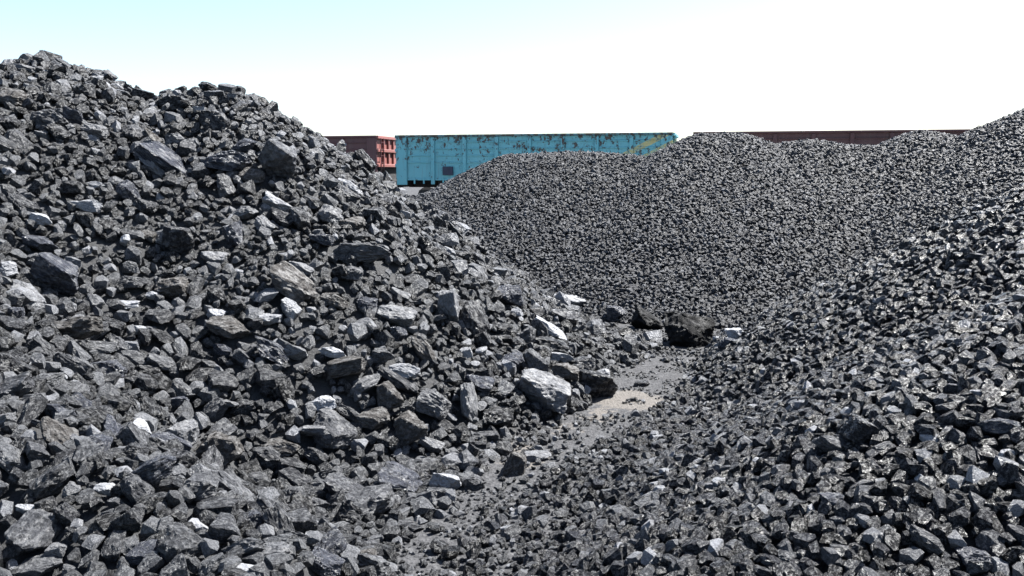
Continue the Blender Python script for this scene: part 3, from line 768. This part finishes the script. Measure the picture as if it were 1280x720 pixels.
# left point A = s*(tl,1,..): solve A + WL*U = r*(tr,1)
dl = WL*(math.cos(TH)+math.sin(TH)*tr)/(tr-tl); A0 = Vector((tl*dl, dl, 0))
dl2 = dl; print('wagon distance', dl)
RZ = .07
def mb(boxes, cyl=()):
    bm = bmesh.new()
    for (x0, x1, y0, y1, z0, z1) in boxes:
        r = bmesh.ops.create_cube(bm, size=1)
        for v in r['verts']: v.co = Vector(((x0+x1)/2+v.co.x*(x1-x0), (y0+y1)/2+v.co.y*(y1-y0), (z0+z1)/2+v.co.z*(z1-z0)))
    for (c, rad, w_, ax) in cyl:
        r = bmesh.ops.create_cone(bm, cap_ends=True, segments=24, radius1=rad, radius2=rad, depth=w_)
        rot = Matrix.Rotation(math.pi/2, 4, 'X') if ax == 'y' else Matrix.Rotation(math.pi/2, 4, 'Y') if ax == 'x' else Matrix.Identity(4)
        for v in r['verts']: v.co = (rot @ v.co)+Vector(c)
    return bm
def obj(name, bm, m, parent, bev=.012):
    if bev: bmesh.ops.bevel(bm, geom=bm.edges[:], offset=bev, segments=1, affect='EDGES', clamp_overlap=True)
    me = bpy.data.meshes.new(name); bm.to_mesh(me); bm.free(); me.materials.append(m)
    o = bpy.data.objects.new(name, me); COL.objects.link(o); o.parent = parent; return o
def wagon(name, label, m, origin, rail_m=None, end_m=None):
    """open-top gondola; local x along the track from its left end, y away from the camera, z above the rail"""
    t = bpy.data.objects.new(name, None); COL.objects.link(t)
    t.matrix_world = Matrix.Translation(origin) @ Matrix.Rotation(-TH, 4, 'Z')
    tag(t, label, 'freight wagon', 'open-top freight wagons on the track')
    L_, W_ = WL, WW; top = 3.42; bot = 1.32; cp = .52
    xs_ = [cp/2+(L_-cp)*k/8 for k in range(9)]
    for side in (0, 1):
        ya = 0.10 if side == 0 else W_-.14; s = -1 if side == 0 else 1
        wall = obj('side_wall', mb([(.05, L_-.05, ya, ya+.04, bot, top-.1)]), m, t, 0)
        yo = ya if side == 0 else ya+.04
        rb = []
        for k in range(8):                                 # pressed horizontal ribs in each panel
            a = xs_[k]+(.30 if k == 0 else .12); b = xs_[k+1]-(.30 if k == 7 else .12)
            for zc in (2.12, 2.44, 2.76, 3.08):
                rb.append((a, b, min(yo, yo+s*.05)+(.001 if s > 0 else 0), max(yo, yo+s*.05)-(.001 if s < 0 else 0), zc-.025, zc+.025))
        obj('pressed_rib', mb(rb), m, wall, .008)
        for k in range(1, 8):
            x = xs_[k]; pst = mb([(x-.09, x+.09, min(yo+s*.002, yo+s*.10), max(yo+s*.002, yo+s*.10), 1.08, top-.11)])
            obj('side_post', pst, m, t, .015)
        for x in (0, L_-cp):
            obj('corner_post', mb([(x, x+cp, min(yo+s*.003, yo+s*.10), max(yo+s*.003, yo+s*.10), 1.05, top-.1)]), m, t, .015)
        obj('top_rail', mb([(-.02, L_+.02, min(yo-s*.05, yo+s*.13), max(yo-s*.05, yo+s*.13), top-.1, top)]), rail_m or m, t, .015)
        hs = []
        for k in range(8):                                 # discharge doors and their latches below each panel
            a = xs_[k]+(.28 if k == 0 else .11); b = xs_[k+1]-(.28 if k == 7 else .11)
            hs.append((a, b, min(yo, yo+s*.07), max(yo, yo+s*.07), bot-.05, bot+.03))
            for q in (.3, .7):
                x = a+(b-a)*q; hs.append((x-.035, x+.035, min(yo+s*.01, yo+s*.085), max(yo+s*.01, yo+s*.085), bot-.22, bot+.08))
        obj('discharge_latch', mb(hs), m, t, .01)
    for e in (0, 1):
        x = .05 if e == 0 else L_-.09; s = -1 if e == 0 else 1; xo = x if e == 0 else x+.04
        obj('end_sill', mb([(min(x, x-s*.3), max(x, x-s*.3), .2, W_-.2, .95, 1.88)]), M['undergear'], t, .02)
        ew = obj('end_wall', mb([(x, x+.04, .145, W_-.145, 1.9, top-.12)]), end_m or m, t, 0)
        for zc in (top-.06, 2.72, 2.0):
            obj('end_beam', mb([(min(xo, xo+s*.14), max(xo, xo+s*.14), .03, W_-.03, zc-.09, zc+.06)]), end_m or m, ew, .015)
        for yc in (.9, 1.55, 2.2):
            for za, zb in ((2.07, 2.62), (2.79, 3.26)):
                obj('end_stiffener', mb([(min(xo, xo+s*.09), max(xo, xo+s*.09), yc-.07, yc+.07, za, zb)]), end_m or m, ew, .012)
        lad = mb([(min(xo+s*.15, xo+s*.18), max(xo+s*.15, xo+s*.18), yy-.015, yy+.015, 1.3, 3.3) for yy in (.3, .66)] +
                 [(min(xo+s*.155, xo+s*.175), max(xo+s*.155, xo+s*.175), .3, .66, zc-.012, zc+.012) for zc in (1.5, 1.82, 2.14, 2.46, 2.78, 3.1)])
        obj('ladder', lad, m, t, 0)
        cx = -.42 if e == 0 else L_+.42
        obj('coupler', mb([(min(cx, .1 if e == 0 else L_-.1), max(cx, .1 if e == 0 else L_-.1), 1.43, 1.67, .95, 1.15), (cx-.12, cx+.12, 1.35, 1.75, .9, 1.2)]), M['undergear'], t, .03)
    obj('floor', mb([(.1, L_-.1, .15, W_-.15, 1.3, 1.4)]), M['undergear'], t, 0)
    obj('underframe', mb([(.1, L_-.1, 1.38, 1.72, .92, 1.29), (.05, .3, .2, W_-.2, .98, 1.28), (L_-.3, L_-.05, .2, W_-.2, .98, 1.28), (2.0, 2.4, .3, W_-.3, 1.0, 1.28), (L_-2.4, L_-2.0, .3, W_-.3, 1.0, 1.28)], [((5.4, .8, .95), .2, 1.1, 'x')]), M['undergear'], t, .02)
    for bx in (2.2, L_-2.2):
        bg_ = obj('bogie', mb([(bx-1.25, bx+1.25, yy-.07, yy+.07, .62, .8) for yy in (.52, W_-.52)]+[(bx-.35, bx+.35, yy-.09, yy+.09, .38, .95) for yy in (.52, W_-.52)]+[(bx-.2, bx+.2, .5, W_-.5, .55, .85)]), M['undergear'], t, .03)
        for dx in (-.925, .925):
            for yy in (.74, W_-.74):
                obj('wheel', mb([], [((bx+dx, yy, .475), .475, .13, 'y'), ((bx+dx, yy, .475), .12, .3, 'y')]), M['steel'], bg_, .01)
    return t
w2 = wagon('gondola_wagon', 'rusty turquoise open-top freight wagon with yellow stripes behind the heaps', M['blue'], A0+Vector((0, 0, RZ)), M['blue_rail'])
wp = obj('number_plate', mb([(2.34, 2.84, -.05, .095, 1.52, 1.92)]), M['plate'], w2, .01); wp['label'] = 'small square dark blue plate low on the side'
gap_l = 1.02; gap_r = .98
w1 = wagon('gondola_wagon', 'maroon open-top freight wagon left of the turquoise one, its end in sunlight', M['red'], A0-U*(WL+gap_l)+Vector((0, 0, RZ)), None, M['redend'])
obj('stencil_plate', mb([(WL-2.1, WL-1.6, .06, .095, 2.95, 3.1)]), M['paleplate'], w1, .005)
w3 = wagon('gondola_wagon', 'dark maroon open-top freight wagon showing only its rim above the right coal ridge', M['red2'], A0+U*(WL+gap_r)+Vector((0, 0, RZ)))
def along(name, boxes_fn, m):
    o = obj(name, boxes_fn, m, None, 0); o.matrix_world = Matrix.Translation(A0+Vector((0, 0, RZ))) @ Matrix.Rotation(-TH, 4, 'Z'); return o
tk = bpy.data.objects.new('railway_track', None); COL.objects.link(tk); tk.matrix_world = Matrix.Translation(A0) @ Matrix.Rotation(-TH, 4, 'Z')
tag(tk, kind='structure')
for yy in (.79, WW-.79):
    obj('rail', mb([(-45, 60, yy-.035, yy+.035, 0.03, .065), (-45, 60, yy-.01, yy+.01, 0.01, .03), (-45, 60, yy-.07, yy+.07, 0.004, .01)]), M['steel'], tk, 0)
